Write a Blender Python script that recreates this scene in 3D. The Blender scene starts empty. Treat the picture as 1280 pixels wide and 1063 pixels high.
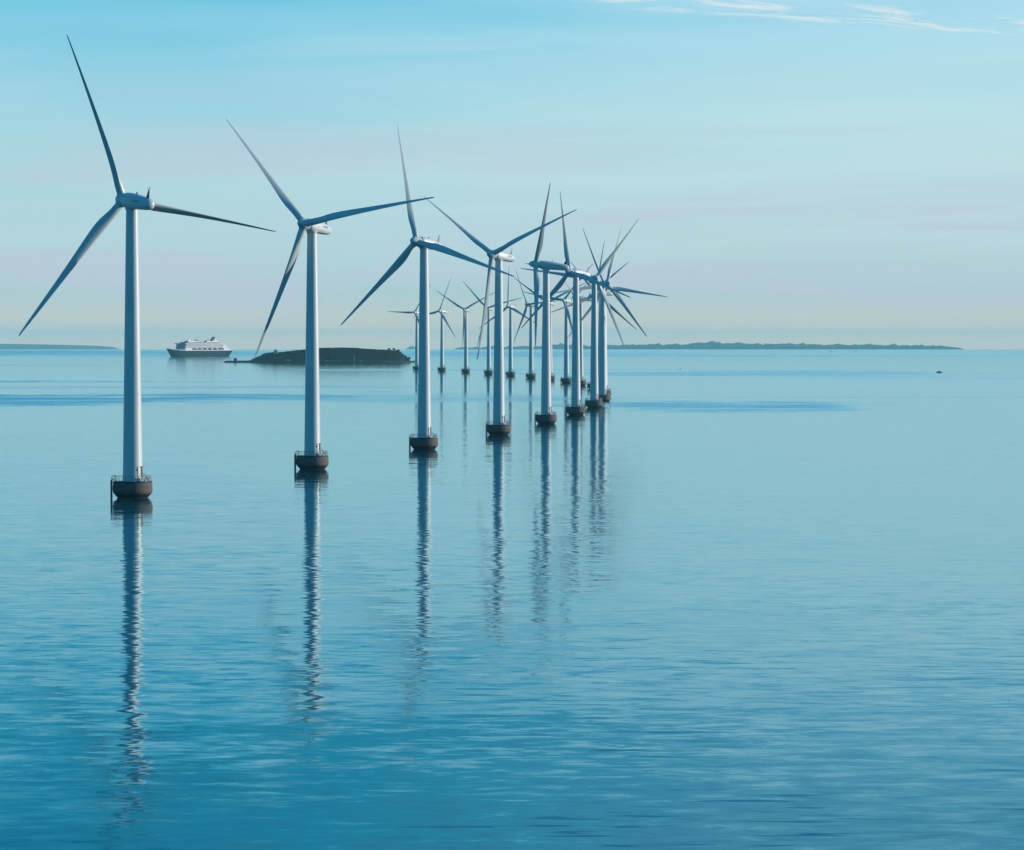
import bpy, bmesh, math, random
from mathutils import Vector, Matrix, noise
random.seed(7)
PI = math.pi
R_E = 7.43e6                       # effective radius of the earth (with refraction)
CAM_H = 34.4

# ------------------------------------------------------------------ scene, camera, sky, sun
S = bpy.context.scene
S.render.engine = 'CYCLES'
S.cycles.use_denoising = True
S.cycles.max_bounces = 8
S.cycles.diffuse_bounces = 3
S.cycles.glossy_bounces = 4
S.cycles.volume_bounces = 3
S.cycles.transparent_max_bounces = 8
S.cycles.sample_clamp_indirect = 6
S.cycles.caustics_reflective = False
S.cycles.caustics_refractive = False
S.view_settings.view_transform = 'Standard'
S.view_settings.look = 'None'
S.view_settings.exposure = 0.0
S.view_settings.gamma = 1.0

C = bpy.data.collections.new('wind_farm'); S.collection.children.link(C)

cam = bpy.data.cameras.new('camera'); co = bpy.data.objects.new('camera', cam); C.objects.link(co)
cam.sensor_fit = 'HORIZONTAL'; cam.sensor_width = 36.0
cam.lens = 4680.0 / 1280.0 * 36.0
cam.clip_start = 1.0; cam.clip_end = 150000.0
co.location = (0, 0, CAM_H)
co.rotation_euler = (PI/2 - math.atan((531.5 - 422.7) / 4680.0), 0, 0)
S.camera = co

SUN_EL, SUN_AZ = math.radians(10.0), math.radians(13.0)     # SUN_AZ: away from +X towards +Y
sd = Vector((math.cos(SUN_AZ)*math.cos(SUN_EL), math.sin(SUN_AZ)*math.cos(SUN_EL), math.sin(SUN_EL)))
sl = bpy.data.lights.new('sun', 'SUN'); so = bpy.data.objects.new('sun', sl); C.objects.link(so)
sl.energy = 4.9; sl.angle = math.radians(0.6); sl.color = (1.0, 0.88, 0.74)
so.rotation_euler = sd.to_track_quat('Z', 'Y').to_euler(); so.location = (0, 0, 300)

W = bpy.data.worlds.new('World'); S.world = W; W.use_nodes = True

class NT:
    def __init__(s, nt): s.nt = nt; s.n = nt.nodes; s.l = nt.links
    def new(s, t, **k):
        nd = s.n.new(t)
        for a, b in k.items(): setattr(nd, a, b)
        return nd
    def plug(s, inp, v):
        if isinstance(v, bpy.types.NodeSocket): s.l.new(v, inp)
        elif v is not None: inp.default_value = v
    def math(s, op, a, b=None, c=None, clamp=False):
        m = s.new('ShaderNodeMath', operation=op, use_clamp=clamp)
        s.plug(m.inputs[0], a); s.plug(m.inputs[1], b); s.plug(m.inputs[2], c)
        return m.outputs[0]
    def maprange(s, v, a, b, c=0.0, d=1.0, smooth=True):
        m = s.new('ShaderNodeMapRange'); m.interpolation_type = 'SMOOTHSTEP' if smooth else 'LINEAR'
        for i, x in enumerate((v, a, b, c, d)): s.plug(m.inputs[i], x)
        return m.outputs[0]
    def mix(s, f, a, b, blend='MIX'):
        m = s.new('ShaderNodeMix', data_type='RGBA', blend_type=blend)
        s.plug(m.inputs[0], f); s.plug(m.inputs[6], a); s.plug(m.inputs[7], b)
        return m.outputs[2]
    def ramp(s, f, stops):
        r = s.new('ShaderNodeValToRGB'); e = r.color_ramp.elements
        while len(e) < len(stops): e.new(0.5)
        for q, (p, c) in zip(e, stops): q.position = p; q.color = (*c, 1)
        s.plug(r.inputs[0], f); return r.outputs[0]
    def noise(s, vec, scale, detail=2.0, rough=0.5, dist=0.0):
        n = s.new('ShaderNodeTexNoise'); s.plug(n.inputs['Vector'], vec)
        n.inputs['Scale'].default_value = scale; n.inputs['Detail'].default_value = detail
        n.inputs['Roughness'].default_value = rough; n.inputs['Distortion'].default_value = dist
        return n
    def combine(s, x, y, z=0.0):
        c = s.new('ShaderNodeCombineXYZ')
        for i, v in enumerate((x, y, z)): s.plug(c.inputs[i], v)
        return c.outputs[0]
    def sep(s, v):
        c = s.new('ShaderNodeSeparateXYZ'); s.plug(c.inputs[0], v); return c.outputs

def lin(r, g, b):
    f = lambda c: (c/255/12.92 if c <= 10 else ((c/255 + 0.055)/1.055)**2.4)
    return (f(r), f(g), f(b))

def build_world():
    t = NT(W.node_tree); t.n.clear()
    out = t.new('ShaderNodeOutputWorld'); bg = t.new('ShaderNodeBackground')
    t.l.new(bg.outputs[0], out.inputs[0]); bg.inputs[1].default_value = 0.1
    sky = t.new('ShaderNodeTexSky'); sky.sky_type = 'NISHITA'; sky.sun_disc = False
    sky.sun_elevation = SUN_EL; sky.sun_rotation = PI/2 - SUN_AZ
    sky.altitude = 0; sky.air_density = 1.0; sky.dust_density = 1.0; sky.ozone_density = 3.0
    gen = t.new('ShaderNodeTexCoord').outputs['Generated']
    x, y, z = t.sep(gen)
    el = t.math('SQRT', t.math('MAXIMUM', z, 0.0))
    # height of the eye above the horizon as sqrt(sin e): 0.4deg .084  1.6 .167  2.8 .221  4 .264  5.2 .301  8 .373  12 .456
    left = t.ramp(el, [(0.0, lin(250,222,190)), (0.06, lin(218,216,203)), (0.11, lin(182,215,218)), (0.167, lin(188,222,230)), (0.221, lin(178,223,233)),
                       (0.264, lin(149,216,237)), (0.290, lin(122,208,236)), (0.306, lin(90,198,232)), (0.33, lin(48,184,220)), (0.37, lin(10,162,203)), (0.44, lin(3,140,182)), (0.65, lin(12,124,182)), (1.0, lin(16,104,172))])
    right = t.ramp(el, [(0.0, lin(250,222,190)), (0.06, lin(218,216,205)), (0.11, lin(184,214,219)), (0.167, lin(192,222,229)), (0.221, lin(198,232,238)),
                        (0.264, lin(190,233,243)), (0.299, lin(180,228,247)), (0.315, lin(158,220,243)), (0.35, lin(122,202,232)), (0.44, lin(84,172,216)), (0.65, lin(40,138,190)), (1.0, lin(16,104,172))])
    back = t.ramp(el, [(0.0, lin(112,208,232)), (0.3, lin(80,192,224)), (0.6, lin(34,150,200)), (1.0, lin(16,104,172))])
    az = t.math('DIVIDE', x, t.math('MAXIMUM', t.math('ABSOLUTE', y), 0.05))
    # uneven veils of thin cloud, long and level
    vv = t.combine(t.math('MULTIPLY', az, 3.0), t.math('MULTIPLY', z, 30.0), 0.0)
    veil = t.noise(vv, 1.6, 3.0, 0.5, 0.6).outputs[0]
    f = t.math('ADD', t.maprange(az, -0.12, 0.14, 0, 1), t.math('MULTIPLY', t.math('SUBTRACT', veil, 0.5), 1.5), clamp=True)
    front = t.mix(f, left, right)
    veil2 = t.noise(t.combine(t.math('MULTIPLY', az, 5.0), t.math('MULTIPLY', z, 70.0), 3.3), 1.3, 4.0, 0.55, 0.4).outputs[0]
    lav = t.math('MULTIPLY', t.maprange(veil2, 0.46, 0.66), t.maprange(z, 0.085, 0.02), clamp=True)
    front = t.mix(t.math('MULTIPLY', lav, 0.75), front, (*lin(198,210,226), 1))
    veil3 = t.noise(t.combine(t.math('MULTIPLY', az, 4.0), t.math('MULTIPLY', t.math('ADD', z, t.math('MULTIPLY', az, -0.05)), 55.0), 9.1), 1.1, 4.0, 0.6, 0.8).outputs[0]
    pale = t.math('MULTIPLY', t.maprange(veil3, 0.48, 0.68), t.maprange(z, 0.0, 0.04), clamp=True)
    front = t.mix(t.math('MULTIPLY', t.math('MULTIPLY', pale, 0.55), t.math('MULTIPLY', t.maprange(z, 0.095, 0.07), t.maprange(az, -0.09, 0.03, 0.25, 1.0))), front, (*lin(200,232,240), 1))
    # wisps of high cloud, sloping down to the right
    wx = t.math('MULTIPLY', az, 42.0)
    wz = t.math('MULTIPLY', t.math('ADD', z, t.math('MULTIPLY', az, 0.08)), 380.0)
    wn = t.noise(t.combine(wx, wz, 1.0), 0.8, 6.0, 0.68, 0.9).outputs[0]
    zc = t.math('ADD', z, t.math('MULTIPLY', az, 0.08))
    band = t.math('MULTIPLY', t.maprange(zc, 0.0890, 0.0915), t.maprange(zc, 0.0965, 0.0935))
    band = t.math('MULTIPLY', band, t.maprange(az, 0.0, 0.035))
    wisp = t.math('MULTIPLY', t.maprange(wn, 0.45, 0.64), band, clamp=True)
    front = t.mix(t.math('MULTIPLY', wisp, 0.9), front, (*lin(232,242,243), 1))
    fb = t.maprange(y, -0.15, 0.45)
    col = t.mix(fb, back, front)
    # the measured colours above are display values; x10 undoes the strength of 0.1, and a tenth part is the physical sky
    col = t.mix(1.0, col, (9.6, 9.6, 9.6, 1), 'MULTIPLY')
    col = t.mix(0.06, col, sky.outputs[0])
    t.l.new(col, bg.inputs[0])
build_world()

# ------------------------------------------------------------------ materials
def new_mat(name):
    m = bpy.data.materials.new(name); m.use_nodes = True
    t = NT(m.node_tree); b = t.n['Principled BSDF']; return m, t, b

def simple(name, col, rough=0.5, metal=0.0, var=0.12, scale=0.6, stretch=(1,1,1), spec=0.4):
    m, t, b = new_mat(name)
    tc = t.new('ShaderNodeTexCoord').outputs['Object']
    mp = t.new('ShaderNodeMapping'); t.l.new(tc, mp.inputs[0]); mp.inputs['Scale'].default_value = stretch
    n = t.noise(mp.outputs[0], scale, 4.0, 0.6).outputs[0]
    f = t.maprange(n, 0.3, 0.7)
    c2 = tuple(c*(1-var) for c in col)
    t.l.new(t.mix(f, (*c2, 1), (*col, 1)), b.inputs['Base Color'])
    b.inputs['Roughness'].default_value = rough; b.inputs['Metallic'].default_value = metal
    b.inputs['Specular IOR Level'].default_value = spec
    return m

M = {}
M['tower'] = simple('tower_paint', (0.51, 0.57, 0.60), 0.38, var=0.13, scale=0.5, stretch=(1.2,1.2,0.12))
M['blade'] = simple('blade_gelcoat', (0.46, 0.53, 0.56), 0.32, var=0.08, scale=0.3, stretch=(1,1,0.3))
M['nacelle'] = simple('nacelle_shell', (0.50, 0.57, 0.60), 0.4, var=0.08, scale=0.5)
M['dark'] = simple('dark_steel', (0.035, 0.045, 0.05), 0.5, 0.2, scale=1.5)
M['rail'] = simple('galvanised_rail', (0.20, 0.25, 0.27), 0.5, 0.3, scale=2)
M['door'] = simple('door_paint', (0.16, 0.15, 0.15), 0.5, scale=2)
M['letter'] = simple('letter_blue', (0.22, 0.34, 0.44), 0.5, var=0.05)
M['orange'] = simple('orange_plastic', (0.75, 0.16, 0.03), 0.5)
M['box'] = simple('white_cabinet', (0.7, 0.7, 0.68), 0.5)
M['hullblue'] = simple('hull_navy', (0.001, 0.026, 0.05), 0.8, spec=0.12, var=0.25, scale=0.05)
M['white'] = simple('ship_white', (0.40, 0.44, 0.52), 0.45, var=0.05, scale=0.1)
M['glass'] = simple('dark_glazing', (0.03, 0.07, 0.11), 0.15, var=0.3, scale=0.3)
M['deck'] = simple('ship_deck', (0.30, 0.27, 0.24), 0.7)
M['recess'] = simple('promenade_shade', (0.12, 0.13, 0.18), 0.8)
M['lifeboat'] = simple('lifeboat_shell', (0.62, 0.60, 0.62), 0.5)
M['navy'] = simple('funnel_navy', (0.01, 0.05, 0.09), 0.4)
M['stone'] = simple('quay_stone', (0.022, 0.034, 0.036), 0.9, var=0.4, scale=0.4)
M['hut'] = simple('hut_wall', (0.34, 0.38, 0.38), 0.7, scale=0.5)
M['hutroof'] = simple('hut_roof', (0.10, 0.12, 0.13), 0.8)
M['bark'] = simple('tree_bark', (0.06, 0.045, 0.03), 0.9, var=0.4, scale=2)
M['boat'] = simple('boat_hull_dark', (0.04, 0.06, 0.07), 0.4)
M['boatw'] = simple('boat_cabin', (0.25, 0.29, 0.30), 0.4)

def concrete():
    m, t, b = new_mat('foundation_concrete')
    tc = t.new('ShaderNodeTexCoord').outputs['Object']
    x, y, z = t.sep(tc)
    n1 = t.noise(tc, 1.3, 5, 0.65).outputs[0]
    mp = t.new('ShaderNodeMapping'); t.l.new(tc, mp.inputs[0]); mp.inputs['Scale'].default_value = (2.2, 2.2, 0.35)
    n2 = t.noise(mp.outputs[0], 1.0, 4, 0.6).outputs[0]
    base = t.mix(t.maprange(n1, 0.3, 0.7), (0.052, 0.056, 0.055, 1), (0.09, 0.092, 0.086, 1))
    base = t.mix(t.math('MULTIPLY', t.maprange(n2, 0.52, 0.68), 0.6), base, (0.026, 0.028, 0.028, 1))
    # rust runs below the railing feet on the eastern side
    n3 = t.noise(mp.outputs[0], 1.9, 3, 0.6).outputs[0]
    rust = t.math('MULTIPLY', t.maprange(n3, 0.50, 0.62), t.maprange(x, 2.4, 3.6), clamp=True)
    base = t.mix(t.math('MULTIPLY', rust, 0.8), base, (0.16, 0.075, 0.035, 1))
    # weed and wet concrete in the splash zone
    wet = t.maprange(t.math('ADD', z, t.math('MULTIPLY', n1, 0.5)), 1.45, 0.95)
    base = t.mix(wet, base, (0.012, 0.016, 0.012, 1))
    t.l.new(base, b.inputs['Base Color'])
    t.l.new(t.maprange(wet, 0, 1, 0.85, 0.45), b.inputs['Roughness'])
    bp = t.new('ShaderNodeBump'); bp.inputs['Strength'].default_value = 0.4; bp.inputs['Distance'].default_value = 0.05
    t.l.new(n1, bp.inputs['Height']); t.l.new(bp.outputs[0], b.inputs['Normal'])
    return m
M['concrete'] = concrete()

def foliage_mat(name, dark, light, scale):
    m, t, b = new_mat(name)
    tc = t.new('ShaderNodeTexCoord').outputs['Object']
    n = t.noise(tc, scale, 3, 0.6).outputs[0]
    t.l.new(t.mix(t.maprange(n, 0.35, 0.65), (*dark, 1), (*light, 1)), b.inputs['Base Color'])
    b.inputs['Roughness'].default_value = 0.8; b.inputs['Specular IOR Level'].default_value = 0.2
    return m
M['foliage'] = foliage_mat('island_foliage', (0.003, 0.010, 0.009), (0.009, 0.020, 0.015), 0.12)
M['grass'] = foliage_mat('island_grass', (0.006, 0.016, 0.011), (0.018, 0.030, 0.018), 0.08)
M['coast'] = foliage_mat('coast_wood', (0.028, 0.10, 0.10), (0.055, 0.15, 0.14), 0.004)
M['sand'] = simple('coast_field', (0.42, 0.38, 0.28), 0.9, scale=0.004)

# patches of the sea that a light air has ruffled: centre x, y, half sizes, strength
PATCHES = [(-420, 2100, 340, 290, 1.0), (-120, 2150, 260, 170, 0.5), (-400, 2990, 160, 90, 0.7), (-600, 2100, 300, 330, 0.65),
           (-230, 2660, 260, 90, 0.4), (105, 1930, 88, 190, 0.9), (130, 1990, 60, 110, 0.5), (-60, 2200, 420, 60, 0.35),
           (350, 8100, 950, 330, 0.9), (240, 3750, 260, 320, 0.7), (330, 3330, 160, 190, 0.45), (60, 4200, 300, 200, 0.35),
           (-1900, 11500, 1000, 4200, 1.0), (-1250, 10500, 800, 2600, 0.8), (-300, 10000, 900, 3000, 0.75), (-900, 7900, 500, 260, 0.4),
           (900, 13000, 2200, 2600, 0.45), (100, 9900, 1800, 900, 0.5), (-700, 5000, 220, 200, 0.3), (250, 6300, 500, 260, 0.3)]
def water():
    m, t, b = new_mat('sea_water')
    P = t.new('ShaderNodeNewGeometry').outputs['Position']
    x, y, z = t.sep(P)
    flat = t.combine(x, y, 0.0)
    warp = t.noise(t.combine(t.math('MULTIPLY', x, 0.004), t.math('MULTIPLY', y, 0.0035), 0.0), 1.0, 4, 0.6).outputs[0]
    warp2 = t.noise(t.combine(t.math('MULTIPLY', x, 0.012), t.math('MULTIPLY', y, 0.006), 5.0), 1.0, 4, 0.65).outputs[0]
    w = t.math('ADD', t.math('MULTIPLY', t.math('SUBTRACT', warp, 0.5), 2.0), t.math('MULTIPLY', t.math('SUBTRACT', warp2, 0.5), 1.6))
    tot = None
    for cx, cy, rx, ry, s_ in PATCHES:
        dx = t.math('DIVIDE', t.math('SUBTRACT', x, cx), rx); dy = t.math('DIVIDE', t.math('SUBTRACT', y, cy), ry)
        d = t.math('SQRT', t.math('ADD', t.math('MULTIPLY', dx, dx), t.math('MULTIPLY', dy, dy)))
        d = t.math('ADD', d, w)
        mk = t.maprange(d, 1.15, 0.55, 0.0, s_)
        tot = mk if tot is None else t.math('MAXIMUM', tot, mk)
    grain = t.noise(t.combine(t.math('MULTIPLY', x, 0.010), t.math('MULTIPLY', y, 0.022), 2.0), 1.0, 5, 0.7).outputs[0]
    tot = t.math('MULTIPLY', tot, t.maprange(grain, 0.36, 0.62, 0.45, 1.15))
    # the slope of the surface, straight from noise: ripples of 1-10 m over a slow swell
    ripple = t.noise(t.combine(t.math('MULTIPLY', x, 0.55), y, 0.0), 0.34, 4.0, 0.72, 0.4).outputs['Color']
    swell = t.noise(t.combine(t.math('MULTIPLY', x, 0.5), y, 7.0), 0.055, 2.0, 0.5, 0.2).outputs['Color']
    r1, r2, _ = t.sep(ripple); s1, s2, _ = t.sep(swell)
    calm = t.maprange(t.noise(flat, 0.012, 4, 0.6).outputs[0], 0.35, 0.65, 0.65, 1.15)
    ra = t.math('MULTIPLY', t.math('ADD', t.math('MULTIPLY', tot, 0.20), 0.066), calm)
    sx = t.math('ADD', t.math('MULTIPLY', t.math('SUBTRACT', r1, 0.5), t.math('MULTIPLY', ra, 2.5)), t.math('MULTIPLY', t.math('SUBTRACT', s1, 0.5), 0.014))
    sy = t.math('ADD', t.math('MULTIPLY', t.math('SUBTRACT', r2, 0.5), t.math('MULTIPLY', ra, 1.4)), t.math('MULTIPLY', t.math('SUBTRACT', s2, 0.5), 0.016))
    # scattered steeper wavelets where a breath of wind touches the water nearest the eye
    wl = t.noise(t.combine(t.math('MULTIPLY', x, 0.20), t.math('MULTIPLY', y, 0.75), 11.0), 0.55, 2.0, 0.5, 0.3).outputs[0]
    wm = t.maprange(t.noise(t.combine(x, y, 3.0), 0.03, 2, 0.5).outputs[0], 0.42, 0.62)
    wm = t.math('MULTIPLY', wm, t.math('MULTIPLY', t.maprange(y, 520, 330), t.maprange(x, -28, 12)))
    sy = t.math('SUBTRACT', sy, t.math('MULTIPLY', t.math('MULTIPLY', t.maprange(wl, 0.58, 0.68), wm), 0.045))
    nv = t.new('ShaderNodeVectorMath', operation='NORMALIZE'); t.l.new(t.combine(sx, sy, 1.0), nv.inputs[0])
    # a tinted mirror over the blue-green body of the water, weighed by Fresnel
    t.n.remove(b)
    df = t.new('ShaderNodeBsdfDiffuse'); df.inputs[0].default_value = (0.0, 0.092, 0.130, 1)
    gl = t.new('ShaderNodeBsdfGlossy'); gl.inputs[0].default_value = (0.73, 0.955, 1.0, 1)
    fr = t.new('ShaderNodeFresnel'); fr.inputs[0].default_value = 1.333
    for q in (df.inputs['Normal'], gl.inputs['Normal'], fr.inputs['Normal']): t.l.new(nv.outputs[0], q)
    t.l.new(t.math('ADD', t.math('MULTIPLY', tot, 0.22), 0.05), gl.inputs['Roughness'])
    mx = t.new('ShaderNodeMixShader'); t.l.new(fr.outputs[0], mx.inputs[0]); t.l.new(df.outputs[0], mx.inputs[1]); t.l.new(gl.outputs[0], mx.inputs[2])
    t.l.new(mx.outputs[0], t.n['Material Output'].inputs['Surface'])
    return m
M['water'] = water()

# ------------------------------------------------------------------ mesh helpers
def drop(x, y): return -(x*x + y*y) / (2*R_E)

def obj(name, bm, mats, parent=None, smooth=True, mw=None):
    me = bpy.data.meshes.new(name); bm.normal_update(); bm.to_mesh(me); bm.free()
    for m in (mats if isinstance(mats, (list, tuple)) else [mats]): me.materials.append(m)
    if smooth:
        for p in me.polygons: p.use_smooth = True
        try: me.set_sharp_from_angle(angle=math.radians(38))
        except Exception: pass
    o = bpy.data.objects.new(name, me); C.objects.link(o)
    if parent is not None: o.parent = parent
    if mw is not None: o.matrix_local = mw
    return o

def empty(name, loc, rz=0.0):
    o = bpy.data.objects.new(name, None); C.objects.link(o)
    o.location = loc; o.rotation_euler = (0, 0, rz); o.empty_display_size = 2
    return o

def tag(o, label=None, cat=None, group=None, kind=None):
    if label: o['label'] = label
    if cat: o['category'] = cat
    if group: o['group'] = group
    if kind: o['kind'] = kind
    return o

def box(bm, c, s, rz=0.0, mi=0, top=None):
    """box centred at c with sizes s; top = (kx, ky) shrinks the top face"""
    k = top or (1, 1); ca, sa = math.cos(rz), math.sin(rz); vs = []
    for dz in (-0.5, 0.5):
        f = k if dz > 0 else (1, 1)
        for dx, dy in ((-.5,-.5), (.5,-.5), (.5,.5), (-.5,.5)):
            X, Y = dx*s[0]*f[0], dy*s[1]*f[1]
            vs.append(bm.verts.new((c[0]+X*ca-Y*sa, c[1]+X*sa+Y*ca, c[2]+dz*s[2])))
    for q in ((3,2,1,0), (4,5,6,7), (0,1,5,4), (1,2,6,5), (2,3,7,6), (3,0,4,7)):
        bm.faces.new([vs[i] for i in q]).material_index = mi

def loft(bm, rings, cap0=True, cap1=True, mi=0, closed=True):
    rv = [[bm.verts.new(p) for p in r] for r in rings]
    n = len(rings[0])
    for a, b in zip(rv, rv[1:]):
        for i in range(n if closed else n-1):
            j = (i+1) % n
            bm.faces.new((a[i], a[j], b[j], b[i])).material_index = mi
    if cap0: bm.faces.new(list(reversed(rv[0]))).material_index = mi
    if cap1: bm.faces.new(rv[-1]).material_index = mi
    return rv

def lathe(bm, prof, seg=48, c=(0,0), mi=0, cap0=True, cap1=True):
    loft(bm, [[(c[0]+r*math.cos(2*PI*i/seg), c[1]+r*math.sin(2*PI*i/seg), z) for i in range(seg)] for r, z in prof], cap0, cap1, mi)

def tube(bm, pts, r, seg=6, mi=0):
    pts = [Vector(p) for p in pts]; rings = []
    for i, p in enumerate(pts):
        d = (pts[min(i+1, len(pts)-1)] - pts[max(i-1, 0)]).normalized()
        up = Vector((0,0,1)) if abs(d.z) < 0.9 else Vector((1,0,0))
        a = d.cross(up).normalized(); b = a.cross(d).normalized()
        rr = r[i] if isinstance(r, (list, tuple)) else r
        rings.append([p + a*(rr*math.cos(2*PI*k/seg)) + b*(rr*math.sin(2*PI*k/seg)) for k in range(seg)])
    loft(bm, rings, True, True, mi)

def ring_tube(bm, R, z, r, a0=0.0, a1=2*PI, n=40, seg=6):
    tube(bm, [(R*math.cos(a0+(a1-a0)*i/n), R*math.sin(a0+(a1-a0)*i/n), z) for i in range(n+1)], r, seg)

# ------------------------------------------------------------------ the sea
def make_sea():
    bm = bmesh.new()
    radii = [0.0]; r = 60.0
    while r < 43000: radii.append(r); r *= 1.06
    radii.append(43000.0); seg = 256; prev = None
    for k, r in enumerate(radii):
        if k == 0: cur = [bm.verts.new((0, 0, 0))]
        else: cur = [bm.verts.new((r*math.cos(2*PI*i/seg), r*math.sin(2*PI*i/seg), drop(r, 0))) for i in range(seg)]
        if prev is not None:
            for i in range(seg):
                j = (i+1) % seg
                if len(prev) == 1: bm.faces.new((prev[0], cur[i], cur[j]))
                else: bm.faces.new((prev[i], cur[i], cur[j], prev[j]))
        prev = cur
    o = obj('sea', bm, M['water'], smooth=False)
    for p in o.data.polygons: p.use_smooth = True
    tag(o, 'calm blue sea with fine ripples and darker ruffled patches', kind='structure')
make_sea()

# ------------------------------------------------------------------ the wind turbines
HUB_Z, LH, TILT, BLADE_R = 64.0, 4.3, math.radians(5), 38.0

def foundation_parts(root):
    bm = bmesh.new()
    prof = [(3.15,-1.6), (3.25,0.0), (3.62,0.42), (4.12,0.98), (4.25,1.25), (4.29,1.6), (4.29,2.4), (4.22,2.9), (4.12,3.3), (4.10,3.34), (4.02,3.40)]
    lathe(bm, prof, 64)
    f = obj('foundation', bm, M['concrete'], root)
    bm = bmesh.new(); lathe(bm, [(4.17,3.404), (4.19,3.43), (4.19,3.55), (4.15,3.58)], 64)
    for k in range(24):
        a = 2*PI*k/24; box(bm, (4.2*math.cos(a), 4.2*math.sin(a), 3.42), (0.10, 0.16, 0.2), a)
    obj('platform', bm, M['dark'], f)
    bm = bmesh.new(); R = 4.02
    for z, r_ in ((4.72, 0.045), (4.18, 0.03)): ring_tube(bm, R, z, r_, math.radians(-150), math.radians(190), 46)
    for k in range(22):
        a = math.radians(-150 + 340*k/21); tube(bm, [(R*math.cos(a), R*math.sin(a), 3.56), (R*math.cos(a), R*math.sin(a), 4.74)], 0.038, 5)
    obj('railing', bm, M['rail'], f)
    bm = bmesh.new()                      # boat landing: fender posts with a ladder, west-south-west side
    a0 = math.radians(196); cx, cy = 4.62*math.cos(a0), 4.62*math.sin(a0)
    tx, ty = -math.sin(a0), math.cos(a0)
    for s in (-0.55, 0.55):
        px, py = cx + s*tx, cy + s*ty
        tube(bm, [(px, py, -1.8), (px, py, 3.72), (px*0.93, py*0.93, 4.05)], 0.13, 8)
        for z in (1.9, 3.2): tube(bm, [(px, py, z), (px*0.88, py*0.88, z)], 0.07, 6)
    for i in range(15):
        z = -0.9 + 0.33*i; tube(bm, [(cx-0.55*tx, cy-0.55*ty, z), (cx+0.55*tx, cy+0.55*ty, z)], 0.035, 5)
    for s in (-0.5, 0.5):                 # curved grab rails at the ladder head
        px, py = cx + s*tx, cy + s*ty
        tube(bm, [(px, py, 3.7), (px*0.97, py*0.97, 4.5), (px*0.90, py*0.90, 4.85), (px*0.80, py*0.80, 4.8), (px*0.78, py*0.78, 3.58)], 0.05, 6)
    obj('boat_landing', bm, M['dark'], f)
    bm = bmesh.new()                      # davit crane on the south side
    dx, dy = 1.45, -3.55
    tube(bm, [(dx, dy, 3.56), (dx, dy, 6.55), (dx-0.12, dy, 6.8)], 0.09, 8)
    tube(bm, [(dx, dy, 6.65), (dx-0.5, dy-0.2, 6.75)], 0.06, 6)
    box(bm, (dx-0.12, dy, 6.1), (0.34, 0.3, 0.45)); box(bm, (dx, dy, 3.68), (0.4, 0.4, 0.2))
    obj('davit', bm, M['dark'], f)
    bm = bmesh.new(); box(bm, (3.25, -1.2, 4.02), (0.55, 0.6, 0.9), 0.3); box(bm, (3.05, -2.05, 3.85), (0.4, 0.4, 0.55), 0.6)
    obj('equipment_box', bm, M['box'], f)
    bm = bmesh.new()
    tube(bm, [(3.78*math.cos(-0.62)+0.34*math.cos(a)*0.4, 3.78*math.sin(-0.62)+0.34*math.cos(a)*0.9, 4.25+0.34*math.sin(a)) for a in [2*PI*k/14 for k in range(15)]], 0.08, 6)
    obj('lifebuoy', bm, M['orange'], f)
    return f

def tower_parts(root):
    bm = bmesh.new()
    pr = []
    for k in range(29):
        z = 3.58 + (62.1-3.58)*k/28; pr.append((2.12 + (1.28-2.12)*(k/28)**1.05, z))
    prof = []
    for i, (r, z) in enumerate(pr):
        prof.append((r, z))
        if i in (9, 19): prof += [(r, z+0.03), (r+0.035, z+0.04), (r+0.035, z+0.16), (r-0.002, z+0.17)]
    prof = [(2.3, 3.58), (2.3, 3.72), (2.125, 3.74)] + prof[1:]
    lathe(bm, prof, 56)
    t = obj('tower', bm, M['tower'], root)
    bm = bmesh.new()                      # door on the eastern side with a frame, hood and steps
    a = math.radians(-14); ca, sa = math.cos(a), math.sin(a)
    box(bm, (2.13*ca, 2.13*sa, 5.55), (0.16, 0.95, 2.15), a)
    box(bm, (2.2*ca, 2.2*sa, 6.75), (0.4, 1.2, 0.12), a)
    d = obj('door', bm, M['door'], t, smooth=False)
    bm = bmesh.new()
    for i in range(3): box(bm, ((2.42+0.24*i)*ca, (2.42+0.24*i)*sa, 4.30-0.24*i), (0.28, 0.9, 0.07), a)
    for s in (-0.5, 0.5):
        q = lambda r, z: (r*ca - s*sa, r*sa + s*ca, z)
        tube(bm, [q(2.25, 5.3), q(2.45, 5.3), q(3.1, 4.6), q(3.1, 3.58)], 0.035, 5)
    obj('stairs', bm, M['rail'], t)
    return t

def sup(ry, rz, n, seg=32, x=0.0, zc=0.0):
    pts = []
    for i in range(seg):
        a = 2*PI*i/seg; c, s = math.cos(a), math.sin(a)
        pts.append((x, ry*math.copysign(abs(c)**(2/n), c), zc + rz*math.copysign(abs(s)**(2/n), s)))
    return pts

def text_mesh(body, size, sp=1.25):
    cu = bpy.data.curves.new('lettering', 'FONT'); cu.body = body; cu.size = size; cu.align_x = 'CENTER'; cu.align_y = 'CENTER'
    cu.extrude = 0.012; cu.space_character = sp
    to = bpy.data.objects.new('tmp', cu); C.objects.link(to)
    bpy.context.view_layer.update()
    me = bpy.data.meshes.new_from_object(to.evaluated_get(bpy.context.evaluated_depsgraph_get()))
    bpy.data.objects.remove(to); me.name = 'lettering'; me.materials.clear(); me.materials.append(M['letter'])
    return me
LETTERS = text_mesh('BONUS', 0.75)

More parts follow.
